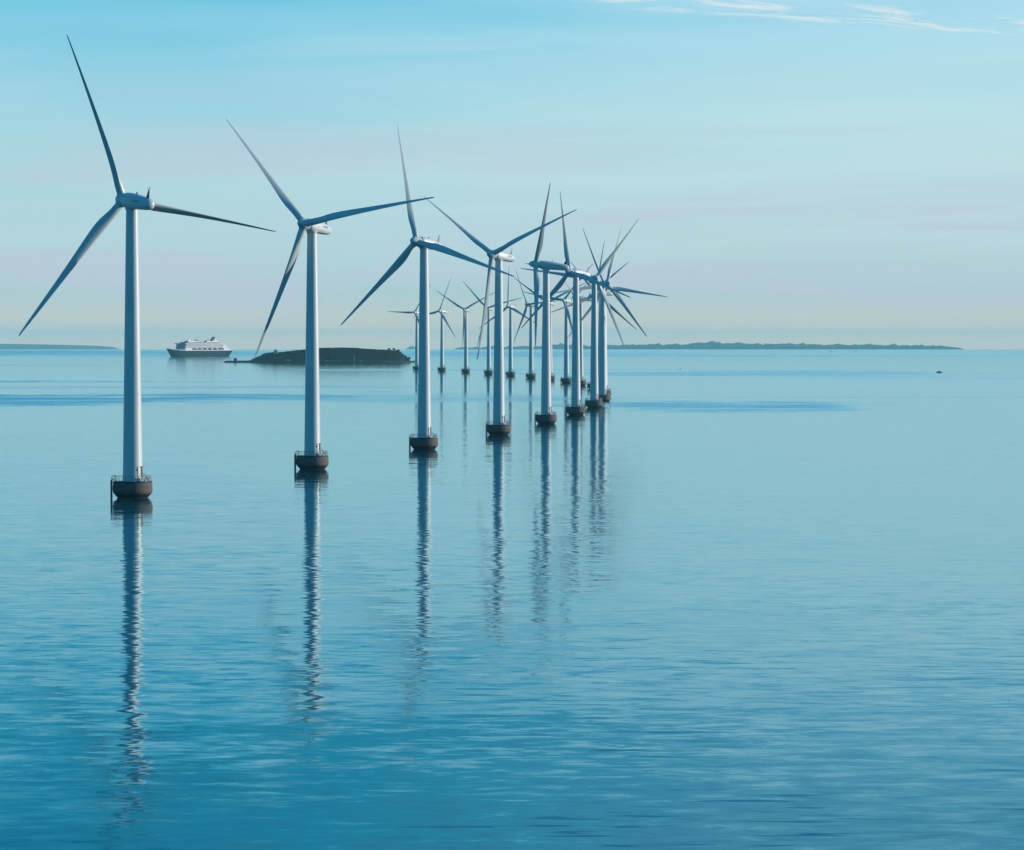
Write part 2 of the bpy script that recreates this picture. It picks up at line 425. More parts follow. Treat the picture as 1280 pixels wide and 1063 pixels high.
def nacelle_parts(root):
    bm = bmesh.new()
    st = [(2.75, 1.30, 1.35, 2.1, 0.0), (2.7, 1.42, 1.46, 2.1, 0), (2.35, 1.60, 1.62, 2.3, 0), (1.6, 1.68, 1.70, 2.6, -0.02), (0.4, 1.70, 1.72, 2.8, -0.04), (-1.5, 1.66, 1.66, 2.8, -0.06),
          (-3.5, 1.60, 1.56, 2.8, -0.12), (-5.5, 1.50, 1.45, 2.7, -0.18), (-7.2, 1.38, 1.32, 2.6, -0.25), (-8.3, 1.26, 1.18, 2.4, -0.30), (-8.9, 1.05, 0.98, 2.2, -0.33), (-9.25, 0.72, 0.68, 2.0, -0.35), (-9.38, 0.34, 0.30, 2.0, -0.36)]
    loft(bm, [sup(a, b, n, 36, x, zc) for x, a, b, n, zc in reversed(st)])
    n = obj('nacelle', bm, M['nacelle'], root)
    bm = bmesh.new()                      # dark cooler fin with lightning rod on the tail
    loft(bm, [[(-8.15, -0.10, 0.92), (-7.0, -0.10, 1.0), (-7.0, 0.10, 1.0), (-8.15, 0.10, 0.92)],
              [(-8.2, -0.07, 2.3), (-7.62, -0.07, 2.3), (-7.62, 0.07, 2.3), (-8.2, 0.07, 2.3)],
              [(-8.22, -0.04, 3.0), (-7.98, -0.04, 3.0), (-7.98, 0.04, 3.0), (-8.22, 0.04, 3.0)]])
    tube(bm, [(-8.15, 0, 2.9), (-8.25, 0, 3.5)], 0.03, 5); tube(bm, [(-8.1, -0.35, 3.15), (-8.1, 0.35, 3.15)], 0.03, 5)
    for s in (-0.35, 0.35): box(bm, (-8.1, s, 3.2), (0.14, 0.12, 0.16))
    obj('wind_vane', bm, M['dark'], n)
    bm = bmesh.new()
    lathe(bm, [(0.20, 1.55), (0.20, 1.95), (0.13, 2.05)], 12, (-2.4, 0))
    obj('aviation_lamp', bm, M['rail'], n)
    for s in (1, -1):
        lo = bpy.data.objects.new('lettering', LETTERS); C.objects.link(lo); lo.parent = n
        rx = Matrix(((-s, 0, 0), (0, 0, s), (0, 1, 0))).to_4x4()      # text x -> -s*X, text y -> Z, text z -> s*Y
        lo.matrix_local = Matrix.Translation((-4.7, s*1.575, 0.1)) @ Matrix.Rotation(s*0.055, 4, 'Z') @ rx
    bm = bmesh.new()                      # yaw collar between nacelle and tower
    lathe(bm, [(1.36, -2.0), (1.42, -1.9), (1.42, -1.55), (1.5, -1.3)], 36)
    obj('yaw_collar', bm, M['nacelle'], n)
    return n

def hub_mesh(root):
    bm = bmesh.new()
    st = [(-1.50, 1.28), (-1.45, 1.38), (-0.9, 1.48), (0.0, 1.50), (0.7, 1.44), (1.4, 1.24), (2.0, 0.97), (2.45, 0.66), (2.72, 0.36), (2.82, 0.12)]
    loft(bm, [[(x, r*math.cos(2*PI*i/36), r*math.sin(2*PI*i/36)) for i in range(36)] for x, r in st])
    for k in range(3):                    # blade sockets
        a = k*2*PI/3 + ROTOR0
        u = Vector((0, math.sin(a), math.cos(a))); w = Vector((1, 0, 0)); v = u.cross(w)
        loft(bm, [[tuple(u*d + w*(r*math.cos(2*PI*i/24)) + v*(r*math.sin(2*PI*i/24))) for i in range(24)] for d, r in ((0.6, 1.0), (1.5, 1.0), (1.62, 0.96))])
    return bm
ROTOR0 = 0.0

def blade_mesh():
    """span +Z, leading edge towards +X, -Y faces the wind"""
    bm = bmesh.new(); rings = []; N = 26
    tab = [(1.3, 1.80, 1.00, 0.50, 14), (2.2, 1.80, 1.00, 0.50, 14), (3.4, 1.86, 0.92, 0.47, 14), (5.0, 2.10, 0.62, 0.40, 13.5), (6.6, 2.34, 0.42, 0.34, 12.5), (8.2, 2.40, 0.33, 0.31, 11), (10.5, 2.26, 0.28, 0.29, 8.5),
           (14, 1.92, 0.24, 0.28, 6), (18, 1.58, 0.21, 0.28, 4), (23, 1.22, 0.19, 0.28, 2.2), (28, 0.93, 0.18, 0.28, 1.0), (33, 0.66, 0.17, 0.28, 0.3), (36.2, 0.46, 0.16, 0.28, 0), (37.4, 0.38, 0.16, 0.32, 0), (37.85, 0.2, 0.16, 0.4, 0), (38.0, 0.06, 0.2, 0.5, 0)]
    for r, ch, th, ax, tw in tab:
        pts = []; tw = math.radians(tw); bend = 0.9*(r/38)**2
        circ = max(0.0, min(1.0, (th-0.42)/0.58))
        for i in range(N):
            a = 2*PI*i/N; cx = math.cos(a); s = math.sin(a)
            u = (1-cx)/2                   # 0 leading edge .. 1 trailing edge
            y_c = 0.5*abs(s)
            y_a = 5*0.5*(0.2969*math.sqrt(max(u,0)) - 0.126*u - 0.3516*u*u + 0.2843*u**3 - 0.1015*u**4)*2
            yy = (circ*y_c*th + (1-circ)*y_a*th) * (1 if s >= 0 else -1)
            X = (ax - u)*ch; Y = yy*ch
            pts.append((X*math.cos(tw) + Y*math.sin(tw), -X*math.sin(tw) + Y*math.cos(tw) + bend, r))
        rings.append(pts)
    loft(bm, rings)
    return bm

def frame(az):
    a = Vector((math.cos(az)*math.cos(TILT), math.sin(az)*math.cos(TILT), math.sin(TILT)))
    h = Vector((0,0,1)).cross(a).normalized(); u = a.cross(h).normalized()
    if u.z < 0: u = -u
    h = u.cross(a)
    return a, h, u

def mat3(c0, c1, c2, loc):
    m = Matrix(((c0.x, c1.x, c2.x, loc.x), (c0.y, c1.y, c2.y, loc.y), (c0.z, c1.z, c2.z, loc.z), (0,0,0,1)))
    return m

# x, y, azimuth of the rotor axis, angle of the rotor, pitch of the blades
T = [(-81.8, 806.8, 121.7, 21.6, (80, -22, -58)), (-52.5, 984.0, 244.4, 79.8, (20, 60, -68)), (-27.2, 1160.4, 236.7, 106.8, (20, 16, -76)), (-4.7, 1336.2, 235.8, 65.6, (20, 64, -72)),
     (13.8, 1511.6, 187.3, 30.7, (68, 66, 60)), (28.8, 1686.6, 227.6, 107.8, (18, 16, -72)), (40.9, 1861.6, 279.1, 37.6, (-36, 10, -8)), (49.4, 2036.5, 299.6, 20.8, (-14, -32, 14)),
     (54.4, 2211.7, 281.5, 98.4, (-12, 5, 68)), (56.6, 2387.1, 212.9, 61.4, (0, 15, 15)), (56.1, 2563.1, 290.2, 10.0, (70, -32, 14)), (50.2, 2739.7, 203.6, 59.6, 40),
     (42.4, 2917.1, 239.9, 40.1, 18), (31.4, 3095.5, 247.1, 63.2, 18), (16.7, 3275.1, 218.8, 86.1, 18), (-1.2, 3455.9, 237.2, 117.2, 18),
     (-22.6, 3638.2, 247.2, 74.2, 18), (-47.0, 3822.1, 248.7, 61.2, 18), (-74.9, 4007.7, 231.0, 19.8, 18), (-106.6, 4195.3, 236.9, 31.5, 18)]
LABELS = [
 'nearest and largest wind turbine at far left, white nacelle tail turned toward the viewer',
 'second nearest white wind turbine, between the cruise ship and the middle of the island',
 'third nearest white wind turbine, at the island right tip, pale blade nearly upright',
 'fourth nearest white wind turbine, a long pale blade hanging down left of its tower',
 'white wind turbine seen edge on, broad blades straight up and straight down',
 'sixth nearest white wind turbine, its hub touching the tail of the edge-on nacelle',
 'white wind turbine with pale blade up right, base just left of the rightmost tower',
 'white wind turbine with the rightmost tower of the row, base partly behind a nearer base',
 'white wind turbine behind the rightmost tower, its longest blade reaching farthest right of all',
 'white wind turbine hidden at the bend of the row, short dark blade pointing up right',
 'distant white wind turbine whose base pokes out left of the two rightmost towers',
 'distant white wind turbine hugging the right side of the sixth nearest tower',
 'distant white wind turbine, whole base visible between the edge-on turbine and the sixth nearest',
 'distant white wind turbine almost wholly behind the tower of the edge-on turbine',
 'distant white wind turbine just left of the edge-on turbine, steep blade up left',
 'distant white wind turbine just right of the fourth nearest tower, one blade straight up',
 'distant white wind turbine left of the fourth nearest tower, crossed by its pale blade',
 'distant white wind turbine in the far row, third from left, blades in a clean Y',
 'distant white wind turbine second from left in the far row, one blade leaning right',
 'farthest and smallest white wind turbine, left of the third nearest tower by the island tip']

def sea_point(x, y): return Vector((x, y, drop(x, y)))

turbines = []
proto = {}
def build_turbine(i):
    x, y, az, ph, pitch = T[i]
    az = math.radians(az); ph = math.radians(ph)
    root = empty('wind_turbine', sea_point(x, y))
    tag(root, LABELS[i], 'wind turbine', 'wind turbines standing in a curved row in the sea')
    a, h, u = frame(az); O = Vector((0, 0, HUB_Z - 0.05))
    mn = mat3(a, h, u, O)
    if not proto:
        proto['foundation'] = foundation_parts(root); proto['tower'] = tower_parts(root)
        proto['nacelle'] = nacelle_parts(root)
        proto['hub'] = obj('hub', hub_mesh(root), M['nacelle'], root)
        proto['blade'] = obj('blade', blade_mesh(), M['blade'], root)
        parts = dict(proto)
    else:
        parts = {}
        for k, p in proto.items():
            c = p.copy(); C.objects.link(c); c.parent = root; parts[k] = c
            for s in p.children:
                d = s.copy(); C.objects.link(d); d.parent = c
    parts['nacelle'].matrix_local = mn
    hubc = O + a*LH
    rot = Matrix.Rotation(-ph, 4, 'X')
    parts['hub'].matrix_local = mat3(a, h, u, hubc) @ rot
    blades = [parts['blade']]
    for k in (1, 2):
        c = proto['blade'].copy(); C.objects.link(c); c.parent = root; blades.append(c)
    for k, b in enumerate(blades):
        th = ph + k*2*PI/3
        sp = u*math.cos(th) + h*math.sin(th); t = -u*math.sin(th) + h*math.cos(th)
        b.matrix_local = mat3(t, -a, sp, hubc) @ Matrix.Rotation(-math.radians(pitch[k] if isinstance(pitch, tuple) else pitch), 4, 'Z')
    turbines.append(root)
for i in range(len(T)): build_turbine(i)

# ------------------------------------------------------------------ the cruise ship
def cruise_ship():
    SC = 1.0
    ang = math.radians(180+54)
    root = empty('cruise_ship', sea_point(-634, 7555), ang); root.scale = (0.93, 0.93, 0.97)
    tag(root, 'white cruise ship with dark blue hull and raked dark funnel passing left of the island', 'cruise ship')
    # hull: sections from stern (-102) to bow (+102)
    bm = bmesh.new(); rings = []
    secs = [(-102, 13.0, 9.0, 13.6), (-98, 13.8, 11.0, 13.4), (-85, 14.0, 13.0, 13.2), (-50, 14, 13.9, 13.0), (0, 14, 14, 13.0), (45, 14, 13.6, 13.1), (62, 13.6, 11.5, 13.4), (75, 12.2, 8.0, 14.0), (88, 8.6, 3.6, 15.0), (96, 4.6, 1.0, 16.0), (102, 0.6, 0.15, 17.0)]
    for s, wt, wb, zt in secs:
        bx = s if s < 62 else 62 + (s-62)*0.60      # raked stem
        bx = bx if s > -95 else bx + (-95-s)*-1.0*(-1.0) + 5.5
        rings.append([(bx, -wb, -1.5), (bx + (s-bx)*0.25, -wb-(wt-wb)*0.35, 3.0), (s, -wt, zt), (s, wt, zt), (bx + (s-bx)*0.25, wb+(wt-wb)*0.35, 3.0), (bx, wb, -1.5)])
    loft(bm, rings)
    obj('hull', bm, M['hullblue'], root, smooth=False)
    # white strake and main deck
    bm = bmesh.new()
    loft(bm, [[(s, -wt-0.15, zt+0.01), (s, -wt-0.15, zt+1.3), (s, wt+0.15, zt+1.3), (s, wt+0.15, zt+0.01)] for s, wt, wb, zt in secs])
    obj('bulwark', bm, M['white'], root, smooth=False)
    def rounded(x0, x1, w, z0, z1, nose=7.0, rake=0.0, stern=0.0):
        pts = []
        for k in range(9):
            a = -PI/2 + PI*k/8; pts.append((x1 - nose + nose*math.cos(a), w*math.sin(a)))
        pts += [(x0, w), (x0, -w)]
        return [[(px - 0, py, z0) for px, py in pts], [(px - (rake if px > x0+1 else -stern), py, z1) for px, py in pts]]
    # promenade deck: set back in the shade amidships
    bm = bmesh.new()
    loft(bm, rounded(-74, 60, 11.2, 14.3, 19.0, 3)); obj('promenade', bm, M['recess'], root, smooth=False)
    bm = bmesh.new()
    loft(bm, rounded(34, 63, 13.9, 14.32, 18.7, 8, 0.6)); loft(bm, rounded(-92, -70, 12.6, 14.32, 17.6, 2))
    for k in range(7): box(bm, (-64 + 15.5*k, 13.2, 16.6), (1.0, 1.2, 4.6)); box(bm, (-64 + 15.5*k, -13.2, 16.6), (1.0, 1.2, 4.6))
    obj('lower_superstructure', bm, M['white'], root, smooth=False)
    tiers = [(-70, 62.4, 14.0, 19.0, 21.6), (-70, 61.6, 14.0, 21.9, 24.5), (-70, 60.8, 14.0, 24.8, 27.2)]
    for i, (x0, x1, w, z0, z1) in enumerate(tiers):
        bm = bmesh.new(); loft(bm, rounded(x0, x1, w-0.5, z0, z1, 8, 0.5)); 
        loft(bm, rounded(x0-0.5, x1+0.6, w, z1, z1+0.3, 8.2))
        loft(bm, rounded(x0-0.5, x1+0.3, w, z0-0.001, z0+0.85, 8.2))
        nseg = 30
        for k in range(nseg):
            xx = x0 + 2 + (48 + 66)*k/nseg
            for s in (-1, 1): box(bm, (xx, s*(w-0.25), (z0+z1)/2), (0.22, 0.5, z1-z0-0.02))
        d = obj('cabin_deck', bm, M['white'], root, smooth=False)
        bm = bmesh.new(); loft(bm, rounded(x0+1, x1+0.12, w-0.42, z0+0.95, z1-0.45, 8.05, 0.35))
        obj('window_band', bm, M['glass'], d, smooth=False)
    bm = bmesh.new(); loft(bm, rounded(-78, 61.5, 13.7, 27.5, 28.1, 8))
    box(bm, (56, 0, 27.9), (5, 31.5, 1.6)); obj('bridge_wings', bm, M['white'], root, smooth=False)
    bm = bmesh.new(); loft(bm, rounded(-60, 52, 10.5, 28.1, 30.4, 7, 1.5)); obj('upper_deckhouse', bm, M['glass'], root, smooth=False)
    bm = bmesh.new(); loft(bm, rounded(-62, 53, 11.5, 30.4, 30.9, 7)); 
    loft(bm, rounded(10, 42, 7.0, 30.9, 33.2, 5, 2.5)); obj('sun_deck', bm, M['white'], root, smooth=False)
    # stepped stern decks
    bm = bmesh.new(); box(bm, (-78, 0, 19.6), (16, 25, 4.0)); box(bm, (-75, 0, 23.2), (9, 24, 3.2)); box(bm, (-86, 0, 17.9), (14, 25.6, 0.5)); box(bm, (-96, 0, 15.4), (9, 24, 0.5))
    for k in range(6): tube(bm, [(-84-2.4*k, 12.4, 18.1), (-84-2.4*k, 12.4, 19.4)], 0.12, 5)
    tube(bm, [(-84, 12.4, 19.4), (-96, 12.4, 19.4)], 0.12, 5)
    obj('stern_decks', bm, M['white'], root, smooth=False)
    bm = bmesh.new(); tube(bm, [(-100, 0, 14), (-102.5, 0, 19.5)], 0.2, 6); obj('flagstaff', bm, M['white'], root)
    bm = bmesh.new(); tube(bm, [(92, 0, 15.5), (92, 0, 22)], 0.25, 6); box(bm, (84, 0, 15.9), (6, 5, 1.6)); obj('foredeck_gear', bm, M['white'], root)
    # radar mast, raked aft, with yards
    bm = bmesh.new()
    loft(bm, [[(x0-wx, -wy, z), (x0+wx, -wy, z), (x0+wx, wy, z), (x0-wx, wy, z)] for x0, wx, wy, z in ((34, 3.4, 1.4, 31), (27, 1.5, 0.7, 38), (20, 0.5, 0.3, 45))])
    tube(bm, [(29, -4, 36.5), (29, 4, 36.5)], 0.25, 6); tube(bm, [(24, -3, 41), (24, 3, 41)], 0.2, 6)
    obj('radar_mast', bm, M['white'], root, smooth=False)
    def dome(x, y, z, r):
        bm = bmesh.new(); lathe(bm, [(r*0.7, z), (r*0.95, z+r*0.5), (r, z+r), (r*0.85, z+r*1.55), (r*0.45, z+r*1.9), (0.05, z+r*2)], 18, (x, y)); 
        lathe(bm, [(r*0.45, z-2.2), (r*0.45, z)], 10, (x, y))
        obj('satellite_dome', bm, M['white'], root)
    dome(8, 5.5, 32.5, 2.3); dome(2, -5.5, 32.5, 2.0)
    bm = bmesh.new(); tube(bm, [(5, 0, 31), (3.5, 0, 37.2)], [0.9, 0.3], 6); obj('aft_mast', bm, M['dark'], root)
    for xx in (-27, -34):
        bm = bmesh.new(); box(bm, (xx, 1.5, 32.2), (6.0, 9, 2.6)); tube(bm, [(xx, 2, 33), (xx-1, 2, 38)], [0.8, 0.4], 6); obj('vent_house', bm, M['white'], root, smooth=False)
    # funnel: white base, navy raked casing, dark top
    bm = bmesh.new()
    loft(bm, [[(x0, -wy, z), (x1, -wy, z), (x1+0.5, 0, z), (x1, wy, z), (x0, wy, z)] for x0, x1, wy, z in ((-64, -39, 6.0, 30.9), (-62, -41, 5.2, 33.6))])
    obj('funnel_base', bm, M['white'], root, smooth=False)
    bm = bmesh.new()
    fr = []
    for xa, xf, wy, z in ((-51, -40.5, 4.0, 33.61), (-53, -43.5, 3.8, 36.0), (-55, -47, 3.5, 38.6), (-57.5, -49, 3.2, 41.0), (-59.5, -50.5, 2.8, 42.0)):
        c, l = (xa+xf)/2, (xf-xa)/2
        fr.append([(c + l*math.cos(2*PI*i/16), wy*math.sin(2*PI*i/16), z) for i in range(16)])
    loft(bm, fr); obj('funnel', bm, M['navy'], root)
    bm = bmesh.new()
    for z in (34.2,): loft(bm, [[(x0, -2.8, z_), (x1, -2.8, z_), (x1, 2.8, z_), (x0, 2.8, z_)] for x0, x1, z_ in ((-60.5, -51.2, 33.62), (-58.5, -54.2, 36.4), (-59.5, -56.5, 38.6))])
    obj('funnel_fin', bm, M['white'], root, smooth=False)
    bpy.context.view_layer.update()
    # lifeboats hang from the ship's side
    lab = ['lifeboat nearest the bow under the cruise ship cabins', 'second lifeboat from the bow along the cruise ship side', 'middle one of the five lifeboats along the cruise ship side',
           'fourth lifeboat from the bow along the cruise ship side', 'lifeboat nearest the stern along the cruise ship side']
    me = None
    for k in range(5):
        loc = root.matrix_world @ Vector((22 - 17.5*k, 13.6, 15.6))
        if me is None:
            bm = bmesh.new()
            loft(bm, [[(x, w*math.cos(2*PI*i/12), 1.35 + hh*math.sin(2*PI*i/12)) for i in range(12)] for x, w, hh in ((-4.6, 0.5, 0.5), (-4.0, 1.3, 1.1), (-2, 1.75, 1.35), (2, 1.75, 1.35), (4.0, 1.2, 1.1), (4.9, 0.3, 0.5))])
            o = obj('lifeboat', bm, [M['lifeboat']]); me = o
        else:
            o = me.copy(); C.objects.link(o)
        o.location = loc; o.rotation_euler = (0, 0, ang); o.scale = (0.93, 0.93, 0.97)
        tag(o, 'white ' + lab[k], 'lifeboat', 'lifeboats along the cruise ship side')
cruise_ship()

# ------------------------------------------------------------------ the fort island
IX, IY = -278.0, 5640.0
def prof_interp(tab, x):
    if x <= tab[0][0]: return tab[0][1]
    for (a, b), (c, d) in zip(tab, tab[1:]):
        if x <= c: return b + (d-b)*(x-a)/(c-a)
    return tab[-1][1]
# crest of the overgrown rampart along x (metres from the island's centre), height above the sea
CREST = [(-118, 2.2), (-110, 4.5), (-92, 12.5), (-86, 13.2), (-72, 14.0), (-52, 15.5), (-34, 17.8), (-14, 20.0), (10, 20.6), (44, 20.4), (54, 19.0), (70, 18.0), (92, 16.6), (104, 16.2), (110, 14.0), (116, 8.5), (121, 3.5), (126, 2.0)]
QUAY = 2.0
def island_h(x, y):
    c = prof_interp(CREST, x)
    d = abs(y) / 62.0
    k = 1.0 if d < 0.45 else max(0.0, 1 - (d-0.45)/0.50)
    k = k*k*(3-2*k)
    n = noise.noise(Vector((x*0.05, y*0.05, 1.3)))*1.6*k
    return QUAY + (c-QUAY)*k + n*0.5
def island():
    bm = bmesh.new()                       # low quay platform with battered stone walls and a spit at each end
    out = []
    for k in range(64):
        a = 2*PI*k/64; c, s = math.cos(a), math.sin(a)
        out.append((132*math.copysign(abs(c)**0.8, c), 72*math.copysign(abs(s)**0.8, s)))
    loft(bm, [[(x*1.008, y*1.01, -2.0) for x, y in out], [(x*1.0, y*1.0, 1.6) for x, y in out], [(x*0.995, y*0.99, QUAY) for x, y in out]])
    q = obj('island_quay', bm, M['stone'], smooth=False); q.location = sea_point(IX, IY)
    tag(q, 'low dark stone quay ringing the fort island', kind='structure')
    bm = bmesh.new()
    for x0, x1, y0_, w in ((-158, -124, 60, 9), (124, 150, 66, 7)):
        loft(bm, [[(x0, y0_-66-w, -1.5), (x1, y0_-66-w-3, -1.5), (x1, y0_-66+w+3, -1.5), (x0, y0_-66+w, -1.5)], [(x0+(5 if x0 < 0 else 0), y0_-66-w+2, 2.2), (x1, y0_-66-w-1, 2.6), (x1, y0_-66+w+1, 2.6), (x0+(5 if x0 < 0 else 0), y0_-66+w-2, 2.2)]])
    q = obj('breakwater', bm, M['stone'], smooth=False); q.location = sea_point(IX, IY)
    tag(q, 'low stone moles running out at both ends of the fort island', kind='structure')
    bm = bmesh.new(); nx, ny = 150, 60; grid = []
    for i in range(nx+1):
        x = -126 + 252*i/nx; row = []
        for j in range(ny+1):
            y = -66 + 132*j/ny
            row.append(bm.verts.new((x, y*math.sqrt(max(0.05, 1-(abs(x)/140)**2.5)), max(QUAY-0.2, island_h(x, y)))))
        grid.append(row)
    for i in range(nx):
        for j in range(ny): bm.faces.new((grid[i][j], grid[i+1][j], grid[i+1][j+1], grid[i][j+1]))
    o = obj('island_hill', bm, M['grass']); o.location = sea_point(IX, IY)
    tag(o, 'dark overgrown rampart of the fort island', kind='structure')
    # scrub and wood over the rampart, as leaf clumps
    bm = bmesh.new(); rnd = random.Random(3)
    def clump(cx, cy, cz, R, n, leaf):
        for _ in range(n):
            v = Vector((rnd.gauss(0,1), rnd.gauss(0,1), rnd.gauss(0,1))).normalized()*R*rnd.uniform(0.45, 1.0)
            v.z *= 0.75
            a, b_ = rnd.uniform(0, PI), rnd.uniform(-0.9, 0.9)
            d1 = Vector((math.cos(a), math.sin(a), b_)).normalized()*leaf; d2 = d1.cross(Vector((rnd.uniform(-1,1), rnd.uniform(-1,1), 1)).normalized()).normalized()*leaf*0.8
            p = Vector((cx, cy, cz)) + v
            bm.faces.new([bm.verts.new(p+q) for q in (d1, d2, -d1, -d2)])
    for _ in range(1500):
        x = rnd.uniform(-112, 122); y = rnd.uniform(-60, 30)
        ys = y*math.sqrt(max(0.05, 1-(abs(x)/140)**2.5))
        h = island_h(x, y)
        if h < 3.0: continue
        right = max(0, (x-60)/60)
        R = rnd.uniform(0.9, 1.9) + right*rnd.uniform(0, 1.1)
        clump(x, ys, h + R*0.2, R, 14, 0.75)
    w = obj('woodland', bm, M['foliage'], smooth=False); w.location = sea_point(IX, IY)
    tag(w, 'dark green scrub covering the fort island rampart', 'scrub', kind='stuff')
    def tree(x, y, h, R, label, rz):
        b = sea_point(IX + x, IY + y) + Vector((0, 0, max(QUAY, island_h(x, y))))
        r = empty('round_tree', b); tag(r, label, 'tree', 'trees at the right end of the fort island')
        bm2 = bmesh.new(); tube(bm2, [(0,0,-0.5), (0.1,0,h*0.35), (0.2,0.1,h*0.7)], [0.35, 0.25, 0.1], 7)
        for k in range(4):
            a = k*1.6+rz; tube(bm2, [(0.1,0,h*0.4), (R*0.5*math.cos(a), R*0.5*math.sin(a), h*0.75)], [0.15, 0.05], 5)
        obj('trunk', bm2, M['bark'], r)
        nonlocal bm; bm = bmesh.new()
        for k in range(12):
            a = rnd.uniform(0, 2*PI); rr = R*rnd.uniform(0.1, 0.7)
            clump(rr*math.cos(a), rr*math.sin(a), h*rnd.uniform(0.5, 0.85), R*rnd.uniform(0.35, 0.55), 30, 0.45)
        obj('crown', bm, M['foliage'], r, smooth=False)
    tree(94, -30, 5.0, 2.6, 'tall bush on the skyline left of the others at the island right end', 0.2)
    tree(101, -30, 5.6, 3.0, 'largest round tree on the skyline at the island right end', 1.2)
    tree(108, -28, 5.0, 2.8, 'outermost round tree on the brow above the island right slope', 2.0)
    tree(124, -22, 5.8, 2.6, 'lone low tree standing on the flat quay at the island right end', 0.7)
    tree(119, -26, 4.2, 2.2, 'small tree halfway down the island right slope', 2.7)
    # buildings
    def hut(name, x, y, z, w, d, h, rh, label, cat, overhang=0.6, wall='hut', roof='hutroof'):
        r = empty(name, sea_point(IX+x, IY+y) + Vector((0, 0, z))); tag(r, label, cat)
        b2 = bmesh.new(); box(b2, (0, 0, h/2), (w, d, h)); o2 = obj('wall', b2, M[wall], r, smooth=False)
        b2 = bmesh.new(); box(b2, (0, 0, h+rh/2+0.002), (w+2*overhang, d+2*overhang, rh), top=(0.12, 0.12)); obj('roof', b2, M[roof], r, smooth=False)
        for s in (-w*0.25, w*0.25):
            b2 = bmesh.new(); box(b2, (s, -d/2-0.02, h*0.55), (w*0.2, 0.1, h*0.4)); obj('window', b2, M['glass'], o2, smooth=False)
        b2 = bmesh.new(); box(b2, (0, -d/2-0.03, h*0.4), (w*0.14, 0.12, h*0.78)); obj('door', b2, M['door'], o2, smooth=False)
        return r
    hut('pavilion', -138.5, -4, 2.3, 4.6, 4.6, 1.9, 2.6, 'small pavilion with a peaked dark roof on the low spit left of the island', 'pavilion', 1.1)
    hut('lookout_house', -76, -28, 13.4, 6.2, 5.4, 3.2, 2.9, 'pale lookout house with pointed roof on the island left skyline', 'house', 0.3, 'box', 'hut')
    hut('boathouse', -55, -68, 2.0, 6.0, 3.5, 2.0, 1.2, 'little pale boathouse at the foot of the island left of the second tower', 'hut', 0.3)
    hut('quay_hut', 53, -66, 2.0, 2.6, 2.2, 1.7, 0.9, 'tiny hut on the quay below the island scrub, right of the flagpole', 'hut', 0.2)
    r = empty('gun_emplacement', sea_point(IX-44, IY-28) + Vector((0, 0, 15.4))); tag(r, 'row of dark posts and pale blocks on the island skyline right of the lookout house', 'gun emplacement')
    b2 = bmesh.new(); box(b2, (0, 0, 3.0), (14, 2.4, 0.45)); obj('roof', b2, M['hutroof'], r, smooth=False)
    for k in range(5):
        b2 = bmesh.new(); box(b2, (-6 + 3*k, 0, 1.4), (0.5, 0.5, 2.8)); obj('post', b2, M['dark'], r, smooth=False)
    b2 = bmesh.new(); box(b2, (-2.6, 0.5, 1.0), (2.2, 1.2, 2.0)); box(b2, (2.2, 0.5, 0.9), (2.0, 1.2, 1.8)); obj('block', b2, M['box'], r, smooth=False)
    r = empty('flagpole', sea_point(IX+43, IY-66) + Vector((0, 0, 2.0))); tag(r, 'thin pale flagpole standing on the island quay against dark scrub', 'flagpole')
    b2 = bmesh.new(); tube(b2, [(0,0,0), (0,0,8.2)], [0.28, 0.18], 6); obj('pole', b2, M['box'], r)
    b2 = bmesh.new(); tube(b2, [(-0.5,0,8.0), (2.0,0,8.2)], 0.18, 6); obj('yard', b2, M['box'], r)
    r = empty('jetty', sea_point(IX+14, IY-71) + Vector((0, 0, 0.0))); tag(r, 'low pale jetty along the foot of the island right of the second tower', 'jetty')
    b2 = bmesh.new(); box(b2, (0, 0, 2.35), (25, 2.0, 0.35)); obj('deck', b2, M['box'], r, smooth=False)
    for k in range(6):
        b2 = bmesh.new(); box(b2, (-11.5+4.6*k, -0.8, 0.6), (0.4, 0.4, 3.1)); obj('pile', b2, M['dark'], r, smooth=False)
    b2 = bmesh.new(); box(b2, (-12.2, 0, 3.1), (0.6, 0.6, 1.2)); obj('bollard', b2, M['box'], r, smooth=False)
island()

# ------------------------------------------------------------------ the far shores, beyond the horizon
def px2(px, Y): return (px-640)/4680.0*Y
def top_z(py, Y): return CAM_H - (py-422.7)/4680.0*Y - drop(0, Y)     # height above the sea of a crest read off the photograph
def coast(name, Y, crest, label, depth=900, seed=0, bump=6.0, step=22.0, mat='coast'):
    x0, x1 = px2(crest[0][0], Y), px2(crest[-1][0], Y)
    tab = [(px2(p, Y), top_z(q, Y) - bump*0.28) for p, q in crest]
    bm = bmesh.new(); n = int((x1-x0)/step); rows = 7; grid = []
    for i in range(n+1):
        x = x0 + (x1-x0)*i/n; h = max(1.5, prof_interp(tab, x)); e = min(1.0, (x-x0)/120, (x1-x)/120); e = max(e, 0.02)
        tr = (noise.noise(Vector((x*0.009, seed, 0)))*0.5 + noise.noise(Vector((x*0.03, seed, 2)))*0.45 + max(0, noise.noise(Vector((x*0.02, seed, 7))))*0.8)*bump
        row = []
        for j in range(rows):
            f = j/(rows-1)
            y = Y + depth*f + noise.noise(Vector((x*0.003, seed, 4)))*80
            z = [-3, 3.0, h*0.55, h*0.85 + tr*0.6, h + tr, h*0.9+tr*0.5, -3][j]*e
            y = Y + [0, 0, 25, 60, 110, 300, depth][j]
            row.append(bm.verts.new((x, y, drop(x, y) + z)))
        grid.append(row)
    for i in range(n):
        for j in range(rows-1): bm.faces.new((grid[i][j], grid[i+1][j], grid[i+1][j+1], grid[i][j+1]))
    o = obj(name, bm, M[mat], smooth=False); tag(o, label, kind='structure'); return o
